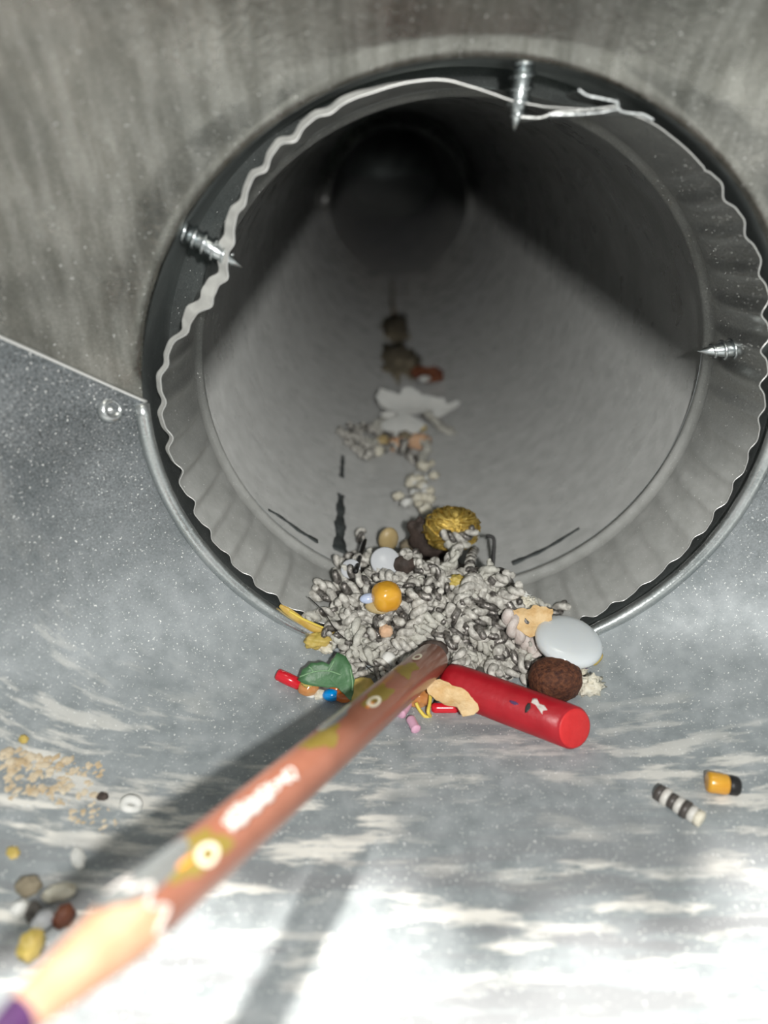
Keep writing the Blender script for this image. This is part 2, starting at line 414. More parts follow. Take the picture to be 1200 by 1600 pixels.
# sleeve of the collar, from the boot wall into the pipe
def ring_surface(fr, ys, nth=192):
    V = []; F = []
    for y in ys:
        for j in range(nth):
            th = 2*PI*j/nth; x, z = fr(th, y); V.append((x, y, z))
    for i in range(len(ys)-1): F += [(i*nth+j, i*nth+(j+1) % nth, (i+1)*nth+(j+1) % nth, (i+1)*nth+j) for j in range(nth)]
    return V, F
sl = obj('collar', ring_surface(lambda th, y: (RCX*math.cos(th), RCZ*math.sin(th)), [-0.3, 2, 8, 16, 26]), M['collar'], up_)
# rolled bead of the lower sheet round the collar
path = [((RCX+0.2)*math.cos(a), -1.2, (RCZ+0.2)*math.sin(a)) for a in np.linspace(PI-math.radians(2.5), 2*PI+math.radians(2.5), 90)]
obj('rolled_bead', tube(path, 1.7, 10), M['bead'], fl_)
path = [((RCX+3.4)*math.cos(a), -1.6, (RCZ+2.2)*math.sin(a)) for a in np.linspace(PI+0.25, 2*PI-0.05, 80)]
obj('bead_groove', tube(path, 0.5, 6), M['collar'], fl_)
# rivet in the lower sheet, left of the collar
p = on(172, 640); nrm = unit(CAM-p); nr2 = unit(np.array([0.75, -0.62, 0.25]))
rv = obj('rivet', lathe(p-nr2*1.0, nr2, [(0, 2.9), (1.2, 2.9), (1.9, 2.6), (2.3, 2.0), (2.3, 1.55), (1.7, 1.3), (1.6, 0.7), (2.1, 0.45), (2.2, 0.02)], 24), M['bead'], fl_)
rv['label'] = 'round hollow rivet head in the lower sheet left of the collar'

# ------------------------------------------------------------------ the duct pipe
rim_px = [(253, 600), (258, 565), (275, 535), (300, 505), (333, 470), (352, 440), (360, 400), (368, 350), (392, 290), (425, 245), (462, 212), (505, 180),
          (560, 152), (620, 133), (680, 122), (730, 133), (780, 152), (830, 166), (900, 172), (965, 172), (1020, 184), (1080, 232), (1140, 305),
          (1180, 370), (1197, 440), (1196, 520), (1192, 600), (1190, 660), (1165, 760), (1110, 845), (1020, 915), (930, 965), (830, 992), (700, 1002), (580, 995), (500, 975),
          (430, 937), (375, 890), (325, 830), (290, 765), (268, 700), (256, 640)]
rim = []
for (u, v) in rim_px:
    d = ray(u, v); s = (2.0-CAM[1])/d[1]; q = CAM+d*s
    ang = math.atan2(q[2], q[0]); rim.append((ang, min(math.hypot(q[0], q[2]), 0.985/math.hypot(math.cos(ang)/RCX, math.sin(ang)/RCZ)-0.8)))
rim.sort(); ra = np.array([a for a, _ in rim]); rr_ = np.array([b for _, b in rim])
ra3 = np.concatenate([ra-2*PI, ra, ra+2*PI]); rr3 = np.concatenate([rr_]*3)
def rim_r(th):
    th = (th+PI) % (2*PI)-PI
    return float(sum(np.interp(th+d, ra3, rr3) for d in (-0.05, -0.025, 0, 0.025, 0.05))/5)
NCR = 50
def ripple(th):
    d = math.degrees((th+2*PI) % (2*PI)); k = 0.06 if 48 < d < 118 else 1.0
    if 108 <= d <= 128: k = 0.06+0.94*(d-108)/20
    ph = 0.7*math.sin(2*th+0.5)+0.5*math.sin(5*th)
    return k*(0.75+0.35*math.sin(3*th+1)*math.sin(7*th))*(0.8*math.sin(NCR*th+ph)+0.25*math.sin(2*NCR*th+2*ph+0.9))
def crimp(th, y):
    s = max(0.0, min(1.0, (y-2)/20.0)); e = 1-(1-s)**2
    r = rim_r(th)*(1-e)+62.8*e+ripple(th)*1.0*(1-s**3)
    return r*math.cos(th), r*math.sin(th)
pipe = thing_root('duct_pipe', (0, 26, -63))
tag(pipe, 'wide galvanised round duct pipe with crimped wavy rim behind the three screws', 'duct pipe')
ys = [2, 4, 7, 10, 13, 16, 19, 22]
cr = obj('crimped_end', ring_surface(crimp, ys, 600), M['crimp'], pipe)
rimp = [(*crimp(2*PI*j/600, 2.0),) for j in range(601)]
obj('cut_rim', tube([(x, 1.9, z) for x, z in rimp], 0.16, 6, False), M['edge'], pipe)
def lip(th, k):
    d = math.degrees(th); wd = max(0.0, min(1.0, (d-98)/14))*max(0.0, min(1.0, (200-d)/16))
    w_ = wd*(1.2+0.38*max(0.0, 62.5-rim_r(th))*(0.85+0.3*math.sin(th*21)))
    x, z = crimp(th, 2.0); q = 1+w_*k/math.hypot(x, z)
    return (x*q, 1.9+k*(0.5+0.35*w_), z*q)
la = np.linspace(math.radians(98), math.radians(200), 240); LV = [lip(a, k) for k in (0, 0.5, 1.0) for a in la]
obj('curled_lip', (LV, [(i*240+j, i*240+j+1, (i+1)*240+j+1, (i+1)*240+j) for i in range(2) for j in range(239)]), M['lip'], pipe)
def bead(th, y):
    r = 62.8-1.5*math.exp(-((y-25.5)/1.6)**2); return r*math.cos(th), r*math.sin(th)
obj('stop_bead', ring_surface(bead, [22, 23, 24, 24.7, 25.5, 26.3, 27, 28, 29], 160), M['crimp'], pipe)
obj('stop_flange', ring_surface(lambda th, y: ((63.0+(28-y)*1.3)*math.cos(th), (63.0+(28-y)*1.0)*math.sin(th)), [23.3, 28], 128), M['collar'], pipe)
obj('barrel', ring_surface(lambda th, y: (62.7*math.cos(th), 62.7*math.sin(th)), [29, 60, 120, 220, 340, 520], 128), M['barrel'], pipe)
def ribbon(pxs, w0, lift=0.25, thick=0.2):
    P = smooth_path([on(u, v, lift) for u, v in pxs], 26); V = []; F = []; m = len(P)
    T = np.gradient(np.array(P), axis=0)
    for i, p_ in enumerate(P):
        nn = unit(np.array([-p_[0], 0, -p_[2]])); sd = unit(np.cross(T[i], nn))
        ww = w0[0]+(w0[1]-w0[0])*i/(m-1); ww *= 0.85+0.2*math.sin(i*0.8)+0.08*math.sin(i*2.1)
        V += [p_-sd*ww/2, p_+sd*ww/2, p_+sd*ww/2-nn*thick, p_-sd*ww/2-nn*thick]
    for i in range(m-1):
        a = 4*i; F += [(a, a+1, a+5, a+4), (a+1, a+2, a+6, a+5), (a+3, a, a+4, a+7)]
    F += [(0, 3, 2, 1), (4*m-4, 4*m-3, 4*m-2, 4*m-1)]
    return V, F
obj('dark_seam_strip', ribbon([(531, 862), (532, 810), (533, 772)], (4.6, 2.6)), M['dark_gap'], pipe)
obj('dark_seam_strip', ribbon([(534, 745), (536, 712)], (1.8, 1.6)), M['dark_gap'], pipe)
obj('dark_scuff', ribbon([(497, 846), (470, 830), (440, 808), (420, 796)], (2.2, 0.8)), M['dark_gap'], pipe)
obj('dark_scuff', ribbon([(800, 880), (850, 858), (905, 825)], (2.4, 0.9)), M['dark_gap'], pipe)
# folded metal at the top of the rim: lapped seam ends
def strip(pxs, ys0, ys1, n=40, th=0.35):
    P = []
    for (u, v) in pxs:
        d = ray(u, v); s = (ys0-CAM[1])/d[1]; P.append(CAM+d*s)
    P = np.array(smooth_path(P, n)); V = []; F = []
    for q in P:
        o_ = unit(np.array([-q[0], 0, -q[2]]))
        back = np.array([q[0]*0.99, ys1, q[2]*0.99])
        V += [q, back, back+o_*th, q+o_*th]
    for i in range(n-1):
        a = 4*i; F += [(a, a+1, a+5, a+4), (a+3, a+7, a+6, a+2), (a, a+4, a+7, a+3)]
    F += [(0, 3, 2, 1), (4*n-4, 4*n-3, 4*n-2, 4*n-1)]
    return V, F
obj('folded_lip', strip([(905, 138), (918, 147), (945, 153), (962, 157), (968, 163)], -0.5, 9), M['bead'], pipe, False)
obj('folded_lip', strip([(966, 155), (968, 170), (985, 175), (1005, 177), (1022, 186)], -0.3, 10), M['bead'], pipe, False)
obj('folded_lip', strip([(815, 181), (845, 182), (868, 174), (900, 172), (966, 164)], 1.0, 14), M['crimp'], pipe, False)
obj('folded_lip', strip([(858, 177), (900, 177), (940, 174), (970, 168)], 0.2, 13), M['bead'], pipe, False)
# farther, narrower pipe that bends away
far = thing_root('duct_pipe', (0, 512, -57))
tag(far, 'farther narrower duct pipe fitted into the dark end of the wide pipe', 'duct pipe')
FZ = -5.2
ctr = [(0, y, FZ) for y in (512, 560, 640, 760, 880)]+[(95*(1-math.cos(a)), 880+95*math.sin(a), FZ) for a in np.linspace(0.2, PI/2, 9)]+[(150, 975, FZ), (260, 975, FZ)]
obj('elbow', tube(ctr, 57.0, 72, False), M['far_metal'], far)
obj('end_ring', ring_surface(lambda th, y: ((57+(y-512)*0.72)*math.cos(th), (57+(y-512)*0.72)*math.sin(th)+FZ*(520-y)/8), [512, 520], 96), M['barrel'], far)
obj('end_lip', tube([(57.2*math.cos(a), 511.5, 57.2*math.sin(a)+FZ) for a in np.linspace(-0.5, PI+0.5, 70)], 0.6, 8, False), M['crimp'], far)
tb = on(508, 305, 3)
obj('end_tab', tube([tb, tb+np.array([-1, 2, -6]), tb+np.array([0, 4, -12])], 2.2, 8), M['edge'], far)

# ------------------------------------------------------------------ screws through the collar
def screw(base_px, tip_px, y, label, shank=2.0):
    def pt(u, v, yy): d = ray(u, v); return CAM+d*((yy-CAM[1])/d[1])
    B = pt(*base_px, y); Tp = pt(*tip_px, y+0.5)
    d = unit(Tp-B); L = np.linalg.norm(Tp-B); A = B-d*2.0; L += 2.0
    root = thing_root('sheet_metal_screw', A); tag(root, label, 'screw', 'screws through the collar')
    prof = [(0, shank), (L*0.58, shank), (L*0.80, shank*0.55), (L, 0.05)]
    obj('shank', lathe(A, d, prof, 20), M['steel'], root)
    d_, e1, e2 = frame(d); pitch = 2.1; n = int((L*0.80)/pitch*16); pts = []; rads = []
    for i in range(n):
        s = i/16*pitch; a = i/16*2*PI
        r = shank+0.35 if s < L*0.58 else (shank+0.35)*(1-0.55*(s-L*0.58)/(L*0.22)*0.9)
        pts.append(A+d*s+r*(math.cos(a)*e1+math.sin(a)*e2)); rads.append(0.34)
    obj('thread', tube(pts, rads, 6), M['steel'], root)
    return root
screw((300, 368), (379, 418), 3.5, 'pointed silver screw at the upper left, through the dented wavy rim', 1.75)
screw((818, 112), (803, 206), 3.5, 'pointed silver screw hanging down from the top of the collar', 1.9)
screw((1172, 543), (1089, 549), 12, 'pointed silver screw sticking in sideways from the right wall of the ribbed end', 1.75)

# ------------------------------------------------------------------ the heap of twisted cord
def floor_patch(hf, cx, cy, rx, ry, nr=16, na=56):
    V = []; F = []
    for i in range(nr+1):
        for j in range(na):
            q = i/nr; x = cx+rx*q*math.cos(2*PI*j/na); y = cy+ry*q*math.sin(2*PI*j/na)
            V.append((x, y, floor_z(x, y)+hf(x, y, q)))
    for i in range(nr): F += [(i*na+j, (i+1)*na+j, (i+1)*na+(j+1) % na, i*na+(j+1) % na) for j in range(na)]
    return V, F
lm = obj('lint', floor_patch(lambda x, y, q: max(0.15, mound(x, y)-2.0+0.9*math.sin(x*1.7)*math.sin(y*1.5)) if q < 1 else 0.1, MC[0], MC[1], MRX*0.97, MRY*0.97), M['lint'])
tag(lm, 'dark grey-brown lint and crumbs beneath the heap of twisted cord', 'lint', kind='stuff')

def cord_mesh(path, r=0.72, pitch=4.6, ply=2, n=7, fray=False, seed=0, twist0=0.0):
    P = np.array(smooth_path(path, max(14, int(len(path)*13)))); T = np.gradient(P, axis=0)
    L = np.concatenate([[0], np.cumsum(np.linalg.norm(np.diff(P, axis=0), axis=1))])
    _, e1, _ = frame(T[0]); E = []
    for i in range(len(P)):
        t = unit(T[i]); e1 = unit(e1-(e1@t)*t); E.append((e1, np.cross(t, e1)))
    rg = np.random.default_rng(seed); parts = []
    for k in range(ply):
        S = []; rad = []
        for i in range(len(P)):
            a = L[i]/pitch*2*PI+k*2*PI/ply+twist0
            off = r*0.92; rj = r*(1+0.10*math.sin(L[i]*1.3+k))
            if fray and (i < 3 or i > len(P)-4): off *= 1.8; rj *= 0.6
            S.append(P[i]+off*(math.cos(a)*E[i][0]+math.sin(a)*E[i][1])); rad.append(rj)
        rad[0] *= 0.6; rad[-1] *= 0.6
        tb0 = tube(S, rad, n); parts.append((tb0[0], tb0[1], [k]*len(tb0[1])))
    return join(*parts)

GC = 'pieces of twisted cord in the heap'
LC = {'cord': 'pale grey', 'cord_silver': 'dark and pale two-tone', 'cord_frayed': 'frayed cream'}
def zone(u, v):
    if v < 945: return 'near the yellow bead' if u < 640 else ('at the back below the gold knot' if u < 735 else 'at the back right below hooked wire')
    return 'at the front behind the green leaf' if u < 610 else ('in the middle above the pencil end' if u < 725 else 'at the front right behind the red crayon')
protos = {}
for kind in LC:
    protos[kind] = []
    for k in range(7):
        rg = np.random.default_rng(100+k+17*len(kind)); lg = k < 3; L = rg.uniform(15, 22) if lg else rg.uniform(9, 17); m = 5
        pts = [(L*(i/(m-1)-0.5), rg.uniform(-1, 1)*(1.6 if lg else 2.6), rg.uniform(-0.4, 1)*1.5) for i in range(m)]
        VF = cord_mesh(pts, rg.uniform(0.90, 1.08) if lg else rg.uniform(0.64, 0.86), rg.uniform(5.6, 6.6) if lg else rg.uniform(4.6, 5.6), 2, 6, kind == 'cord_frayed', k)
        protos[kind].append(VF)
proto_obj = {}
def CM(kind): return [M['cord'], M['cord_silver']] if kind == 'cord_silver' else [M[kind], M[kind]]
def place_cord(kind, k, p, rz, ry, rx, label, group):
    key = (kind, k)
    if key not in proto_obj:
        o = obj('twisted_cord', protos[kind][k], CM(kind), origin=(0, 0, 0)); proto_obj[key] = o
    else:
        o = proto_obj[key].copy(); col.objects.link(o)
    o.location = Vector(p)*K; o.rotation_euler = (rx, ry, rz)
    tag(o, label, 'cord', group)
    return o
rg = np.random.default_rng(11)
heap_poly = [(545, 885), (600, 885), (650, 884), (740, 900), (800, 935), (848, 985), (845, 1052), (770, 1058), (705, 1040), (650, 1020), (600, 1052), (545, 1062), (530, 1010), (530, 940)]
def in_poly(x, y, poly):
    c = False; j = len(poly)-1
    for i in range(len(poly)):
        xi, yi = poly[i]; xj, yj = poly[j]
        if (yi > y) != (yj > y) and x < (xj-xi)*(y-yi)/(yj-yi)+xi: c = not c
        j = i
    return c
spots = []; tries = 0
while len(spots) < 150 and tries < 40000:
    tries += 1
    u, v = rg.uniform(525, 850), rg.uniform(858, 1066)
    if not in_poly(u, v, heap_poly): continue
    if any((u-a)**2+((v-b)*1.15)**2 < 16**2 for a, b in spots): continue
    spots.append((u, v))
for (u, v) in spots:
    p = on(u, v, 0.0, True); z0 = floor_z(p[0], p[1])+1.4; p[2] = max(p[2]+rg.uniform(-1.0, 1.3), z0)
    q = rg.uniform(); kind = 'cord' if q < 0.38 else ('cord_silver' if q < 0.82 else 'cord_frayed')
    steep = p[2]-z0 > 4
    place_cord(kind, int(rg.integers(7)), p, rg.uniform(0, 6.28), rg.uniform(-0.7, 0.7) if steep else rg.uniform(-0.15, 0.15), rg.uniform(-0.4, 0.4), 'short %s twisted cord heaped %s' % (LC[kind], zone(u, v)), GC)
def path_cord(pxs, lifts, m, label, r=0.95, pitch=5.2, fray=False, group=None):
    pts = [on(u, v, l, True) for (u, v), l in zip(pxs, lifts)]
    o = obj('twisted_cord', cord_mesh(pts, r, pitch, 2, 8, fray), CM(m)); tag(o, label, 'cord', group); return o
path_cord([(632, 1008), (660, 990), (690, 975), (706, 968)], [1.6]*4, 'cord_frayed', 'pale thick twisted cord lying on the heap just above the pencil end', 1.3, 6)
path_cord([(716, 948), (727, 925), (736, 905), (748, 912), (757, 930)], [2, 3.5, 4.5, 3.5, 2], 'cord', 'pale twisted cord bent into a peaked loop on top of the heap', 1.0, 5)
path_cord([(795, 955), (806, 985), (824, 1003), (842, 1018)], [3, 3.5, 3.2, 3], 'cord_pink', 'pinkish white twisted cord at the right end of the heap below the shaving', 1.25, 6)
path_cord([(838, 1010), (838, 1030), (833, 1046)], [2.5, 2.2, 1.8], 'cord_pink', 'short pinkish cord end hanging beside the brown nut', 1.0, 5)
path_cord([(655, 985), (652, 962), (660, 935), (668, 925)], [2, 2.5, 3, 3], 'cord', 'upright pale grey twisted cord right of the yellow bead', 1.1, 5.4)
path_cord([(622, 1003), (640, 985), (655, 972)], [2, 2.4, 2.4], 'cord', 'pale cord leaning up the heap behind the pencil end', 1.1, 5.4)
path_cord([(705, 945), (712, 965), (722, 985)], [2, 2.4, 2.2], 'cord_silver', 'silver cord hanging down the middle of the heap', 1.1, 5)
path_cord([(672, 1035), (676, 1052), (670, 1068)], [3.5, 3.5, 3], 'cord_silver', 'small silver cord end standing between pencil and red crayon', 1.0, 4.4)
path_cord([(741, 858), (735, 875), (733, 895)], [6, 4, 3], 'cord_silver', 'thin silver cord hanging below the gold thread knot', 0.8, 4)
path_cord([(775, 1045), (800, 1038), (820, 1032), (838, 1040)], [1.8]*4, 'cord', 'pale cord lying behind the red crayon beside the brown nut', 1.1, 5)
path_cord([(770, 990), (782, 1000), (776, 1016), (790, 1022)], [2.5]*4, 'cord_silver', 'curled silver cord in the right half of the heap', 1.15, 5)
path_cord([(540, 985), (546, 970), (550, 955)], [1.5, 2, 2], 'cord', 'pale cord standing at the left edge of the heap', 1.0, 5)
path_cord([(540, 872), (552, 868), (560, 868)], [1, 1.4, 1.4], 'cord_silver', 'small curled silver cord beside the dark seam strip', 0.8, 4)
path_cord([(565, 846), (562, 835), (566, 828)], [1.5, 3, 3.4], 'cord_silver', 'silver cord end standing behind the dark needle', 0.8, 4)

# ------------------------------------------------------------------ pencil
PB = at(676, 1030, 181.0)                # blunt end in the heap
PA = at(212, 1432, 88.0)                 # end of the paint
pd = unit(PA-PB); PL = np.linalg.norm(PA-PB); PR = 4.0
mid = (PA+PB)/2; tc_ = unit((CAM-mid)-((CAM-mid)@pd)*pd); ts_ = np.cross(pd, tc_)
if (ts_@RT) < 0: ts_ = -ts_
def pen(s, phi, r=PR+0.06): return PB+pd*s+r*(math.cos(phi)*tc_+math.sin(phi)*ts_)
pc = thing_root('pencil', PB); tag(pc, 'brown patterned pencil with sharpened purple tip leaning from the heap toward the viewer', 'pencil')
nseg = 48; V = []; F = []
def scal(k): return 1.5*math.cos(8*2*PI*k/nseg)*0.8
for i, s in enumerate([0.0, 0.25, 0.6, PL*0.33, PL*0.66, PL-4]):
    r = [PR-0.5, PR-0.15, PR, PR, PR, PR][i]
    V += [pen(s, 2*PI*k/nseg, r) for k in range(nseg)]
V += [pen(PL+scal(k), 2*PI*k/nseg, PR) for k in range(nseg)]
for i in range(6): F += [(i*nseg+j, i*nseg+(j+1) % nseg, (i+1)*nseg+(j+1) % nseg, (i+1)*nseg+j) for j in range(nseg)]
F.append(tuple(range(nseg)))
obj('painted_barrel', (V, F), M['pen_paint'], pc)
V = []; F = []
for i, (s, r) in enumerate([(-3, PR-0.08), (1.4, PR-0.08), (16, 2.1)]):
    V += [pen(PL+s+(scal(k)*0.9 if i == 1 else 0), 2*PI*k/nseg, r) for k in range(nseg)]
for i in range(2): F += [(i*nseg+j, i*nseg+(j+1) % nseg, (i+1)*nseg+(j+1) % nseg, (i+1)*nseg+j) for j in range(nseg)]
obj('sharpened_cone', (V, F), M['wood'], pc)
obj('purple_lead', lathe(PA, pd, [(15.6, 2.12), (16, 2.1), (22, 0.9), (23.5, 0.35), (23.8, 0.05)], 24), M['lead'], pc)
V = []; F = []
edge = [pen(PL+scal(k), 2*PI*k/nseg, PR+0.05) for k in range(nseg+1)]
obj('scalloped_edge', tube(edge, 0.28, 6, False), M['pen_white'], pc)
def disc(s0, p0, ls, lp, n=28, rings=5, jag=0.0, seed=0, inner=0.0):
    rg = np.random.default_rng(seed); ph = rg.uniform(0, 6.28, 3); V = []; F = []
    for i in range(rings+1):
        q = inner+(1-inner)*i/rings
        for j in range(n):
            a = 2*PI*j/n; k = 1+jag*(math.sin(3*a+ph[0])+0.6*math.sin(5*a+ph[1])+0.4*math.sin(9*a+ph[2])) 
            V.append(pen(s0+ls*q*k*math.cos(a), p0+lp*q*k*math.sin(a), PR+0.05+0.004*seed % 0.05))
    for i in range(rings): F += [(i*n+j, i*n+(j+1) % n, (i+1)*n+(j+1) % n, (i+1)*n+j) for j in range(n)]
    return V, F
def locate(u, v):
    """pencil coordinates (s, phi) under a pixel"""
    best = None
    for s in np.linspace(-1, PL+2, 160):
        for ph in np.linspace(-1.5, 1.5, 61):
            q = pen(s, ph)-CAM; w_ = q@FW; e = (600+FPX*(q@RT)/w_-u)**2+(800-FPX*(q@UP)/w_-v)**2
            if best is None or e < best[0]: best = (e, s, ph)
    return best[1], best[2]
s, f = locate(505, 1150); obj('gold_print', disc(s, f, 5.5, 0.5, jag=0.22, seed=1), M['pen_gold'], pc)
s, f = locate(590, 1085); obj('gold_print', disc(s, f, 5.5, 0.45, jag=0.22, seed=2), M['pen_gold'], pc)
s, f = locate(310, 1330); obj('gold_print', disc(s, f, 5.0, 0.65, jag=0.22, seed=3), M['pen_gold'], pc)
s, f = locate(635, 1045); obj('gold_print', disc(s, f, 4.0, 0.5, jag=0.25, seed=4), M['pen_gold'], pc)
s, f = locate(528, 1122); obj('silver_print', disc(s, f-0.35, 6.5, 0.6, jag=0.10, seed=5), M['pen_silver'], pc)
s, f = locate(245, 1365); obj('silver_print', disc(s, f-0.3, 7.5, 0.65, jag=0.06, seed=6), M['pen_silver'], pc)
for (u, v, a, b) in ((322, 1335, 2.0, 0.34), (584, 1097, 2.6, 0.26), (652, 1026, 2.2, 0.22)):
    s, f = locate(u, v); k_ = disc(s, f, a, b, inner=0.55, seed=9)
    obj('ring_print', (np.array(k_[0])+0.05*tc_, k_[1]), M['pen_cream'], pc)
for (u, v) in ((578, 1102), (289, 1347)):
    s, f = locate(u, v); k_ = disc(s, f, 1.6, 0.10, seed=8); obj('orange_print', (np.array(k_[0])+0.04*tc_, k_[1]), M['pen_orange'], pc)
# white scribbled lettering along the barrel
s1, f1 = locate(462, 1203); s2, f2 = locate(352, 1282)
pts = []
for i in range(260):
    t = i/259; s = s1+(s2-s1)*t; f = f1+(f2-f1)*t
    pts.append(pen(s+0.7*math.sin(i*0.55), f+0.30*math.sin(i*0.37+0.9*math.sin(i*0.11))*(0.7+0.3*math.sin(i*0.07)), PR+0.03))
obj('white_lettering', tube(pts, 0.17, 5), M['pen_white'], pc)
s, f = locate(395, 1268); pts = [pen(s-5+10*i/19, f+0.05*math.sin(i), PR+0.08) for i in range(20)]
obj('white_lettering', tube(pts, 0.55, 6), M['pen_white'], pc)

# ------------------------------------------------------------------ crayon
cA = on(697, 1062, 6.5); cB = on(898, 1140, 4.9)
cA[2] = floor_z(cA[0], cA[1])+6.6; cB[2] = floor_z(cB[0], cB[1])+5.6
dcr = unit(cB-cA); Lc = np.linalg.norm(cB-cA); Rc = 4.75
cy = thing_root('crayon', cA); tag(cy, 'bare red wax crayon stub lying in front of the cord heap', 'crayon')
cper = unit((CAM-cB)-((CAM-cB)@dcr)*dcr)
def obl(VF):
    W = []
    for q in VF[0]:
        q = np.asarray(q, float); k = max(0.0, min(1.0, ((q-cA)@dcr-0.55*Lc)/(0.42*Lc)))
        c_ = cB+0*dcr; off = (q-c_)@cper
        W.append(q-dcr*k*0.62*off)
    return W, VF[1]
obj('flat_end', obl(lathe(cA, dcr, [(Lc-0.3, Rc-0.35), (Lc+0.1, Rc-0.45), (Lc+0.25, Rc-0.9), (Lc+0.3, 0.05)], 40)), M['red_face'], cy)
obj('wax_stick', obl(lathe(cA, dcr, [(-0.6, 1.2), (-0.9, 2.8), (0.2, 4.1), (2.0, 4.45), (6, Rc-0.1), (Lc*0.5, Rc), (Lc*0.7, Rc), (Lc*0.85, Rc), (Lc-0.5, Rc), (Lc-0.05, Rc-0.4)], 40)), M['red_wax'], cy)
def on_crayon(u, v):
    d = ray(u, v); best = None
    for s in np.linspace(140, 210, 1400):
        p = CAM+d*s; q = p-cA; h = np.linalg.norm(q-(q@dcr)*dcr)
        if h < Rc: return p, unit(q-(q@dcr)*dcr)
    return cA, np.array([0, 0, 1.0])
p, n = on_crayon(841, 1103); obj('pale_fleck', flake(p+n*0.05, [(-2.0, 0.6), (-1.2, 1.1), (0, 0.5), (1.0, 0.9), (2.1, 0.5), (1.4, -0.3), (1.9, -1.0), (0.6, -0.6), (-0.6, -0.2), (-1.6, -0.4)], n, 0.2, up=dcr-0.5*UP), M['cord_pink'], cy)
p, n = on_crayon(803, 1098); obj('blue_fleck', flake(p, ragged(0.9, 0.4, 10, 0.3, 4), n, 0.2, up=dcr), M['lead'], cy)
p, n = on_crayon(825, 1105); obj('dark_fleck', flake(p, ragged(0.5, 1.2, 10, 0.3, 5), n, 0.2, up=dcr), M['black'], cy)

# ------------------------------------------------------------------ beads and other bits round the heap
def bead_on(name, u, v, r, m, label, cat, rot=0.0, noise=0.0, lift=None, power=2.0, tilt=None, heap=False, group=None, seed=0, depth=None, freq=3):
    p = at(u, v, depth) if depth else on(u, v, r[2] if lift is None else lift, heap)
    o = obj(name, blob(p, r, rot, tilt, noise, seed=seed, power=power, freq=freq, nu=24, nv=14), M[m]); tag(o, label, cat, group); return o, p
p = on(889, 1001, 4.6)
o = obj('flat_glass_stone', lathe(p, (0.12, -0.16, 0.95), [(-2.4, 5.6), (-2.1, 7.0), (-1.3, 8.0), (-0.3, 8.35), (0.6, 8.1), (1.3, 7.3), (1.8, 5.6), (2.05, 3), (2.1, 0.05)], 40), M['milk']); tag(o, 'large glossy milky white flat glass stone leaning at the right end of the heap', 'stone')
bead_on('nut', 867, 1061, (6.3, 5.2, 5.0), 'brown_rough', 'rough dark brown round nut between red crayon and milky glass stone', 'nut', 0.2, 0.03, 4.6, power=2.5, seed=3)
bead_on('yellow_bead', 604, 932, (3.5, 3.4, 3.5), 'yellow', 'round glossy yellow bead on the left part of the heap', 'bead', 0.3, 0.02, 5.2, power=2.8, heap=True)
bead_on('oval_bean', 590, 949, (3.2, 1.8, 1.5), 'tan', 'olive tan oval bean just under the yellow bead', 'bean', -0.3, 0, 3.8, heap=True)
bead_on('pale_blue_bead', 577, 935, (2.4, 1.4, 1.3), 'lilac', 'pale blue white bead touching the left side of the yellow bead', 'bead', 0.2, 0, 4.6, heap=True)
bead_on('amber_chip', 603, 986, (1.6, 1.4, 1.5), 'peach', 'small orange tan chip among cords below the yellow bead', 'chip', 0.3, 0.08, 3.6, heap=True, power=3)
bead_on('tan_bead', 607, 843, (3.2, 2.0, 4.0), 'tan', 'tan oval bead standing at the back of the heap above the grey disc', 'bead', 0.4, 0, 6)
dp = on(602, 877, 5, True); o = obj('plastic_disc', lathe(dp, unit(CAM-dp)+np.array([0.1, 0, 0.5]), [(-0.5, 3.4), (-0.2, 3.9), (0.3, 3.9), (0.5, 3.5), (0.55, 0.05)], 28), M['greywhite']); tag(o, 'flat pale grey plastic disc propped at the back left of the heap', 'disc')
dp = on(548, 889, 6, True); o = obj('plastic_disc', lathe(dp, unit(CAM-dp)+np.array([-0.3, 0, 0.5]), [(-0.5, 2.3), (-0.2, 2.6), (0.3, 2.6), (0.5, 2.3), (0.55, 0.05)], 28), M['greywhite']); tag(o, 'smaller pale disc half hidden behind the dark needle', 'disc')
bead_on('dark_scrap', 545, 915, (2.6, 3.2, 3.4), 'brown_dark', 'dark brown scrap at the left foot of the heap below the dark needle', 'scrap', 0.4, 0.18, 2.2, seed=2)
bead_on('orange_crumb', 543, 912, (0.7, 0.7, 0.7), 'orange', 'tiny orange crumb on the dark brown scrap', 'crumb', 0, 0.1, 6.0)
bead_on('dark_pebble', 632, 882, (3.0, 2.4, 2.6), 'brown_dark', 'dark grey pebble right of the pale grey disc', 'pebble', 0.3, 0.05, 3.6, heap=True, seed=4)
bead_on('grey_pebble', 640, 853, (3.2, 2.4, 2.2), 'dusty', 'dull grey pebble right of the tan oval bead', 'pebble', 0.5, 0.05, 3, seed=8)
# dark brown scrap and gold knot at the back
bead_on('bark_scrap', 672, 846, (5.5, 3.6, 9.0), 'brown_dark', 'dark brown bark scrap standing under the gold thread knot', 'scrap', -0.3, 0.12, 7, tilt=(0.2, -0.55), seed=6)
gk = on(706, 826, 15)
root = thing_root('thread_knot', gk); tag(root, 'tangled knot of metallic gold thread with silver cord on the dark bark scrap', 'thread')
obj('core', blob(gk, (7.6, 5.0, 6.0), 0.0, None, 0.08, seed=5), M['gold'], root)
rg2 = np.random.default_rng(5); pts = []
for i in range(420):
    a = i*0.55; b = i*0.071; q = 1.03+0.05*math.sin(i*1.7)
    pts.append(gk+unit(np.array([math.cos(b)*math.cos(a), math.sin(a), 1.1*math.sin(b*0.7+a*0.35)]))*np.array([7.9, 5.2, 6.3])*q)
obj('gold_thread', tube(pts, 0.36, 5), M['gold'], root)
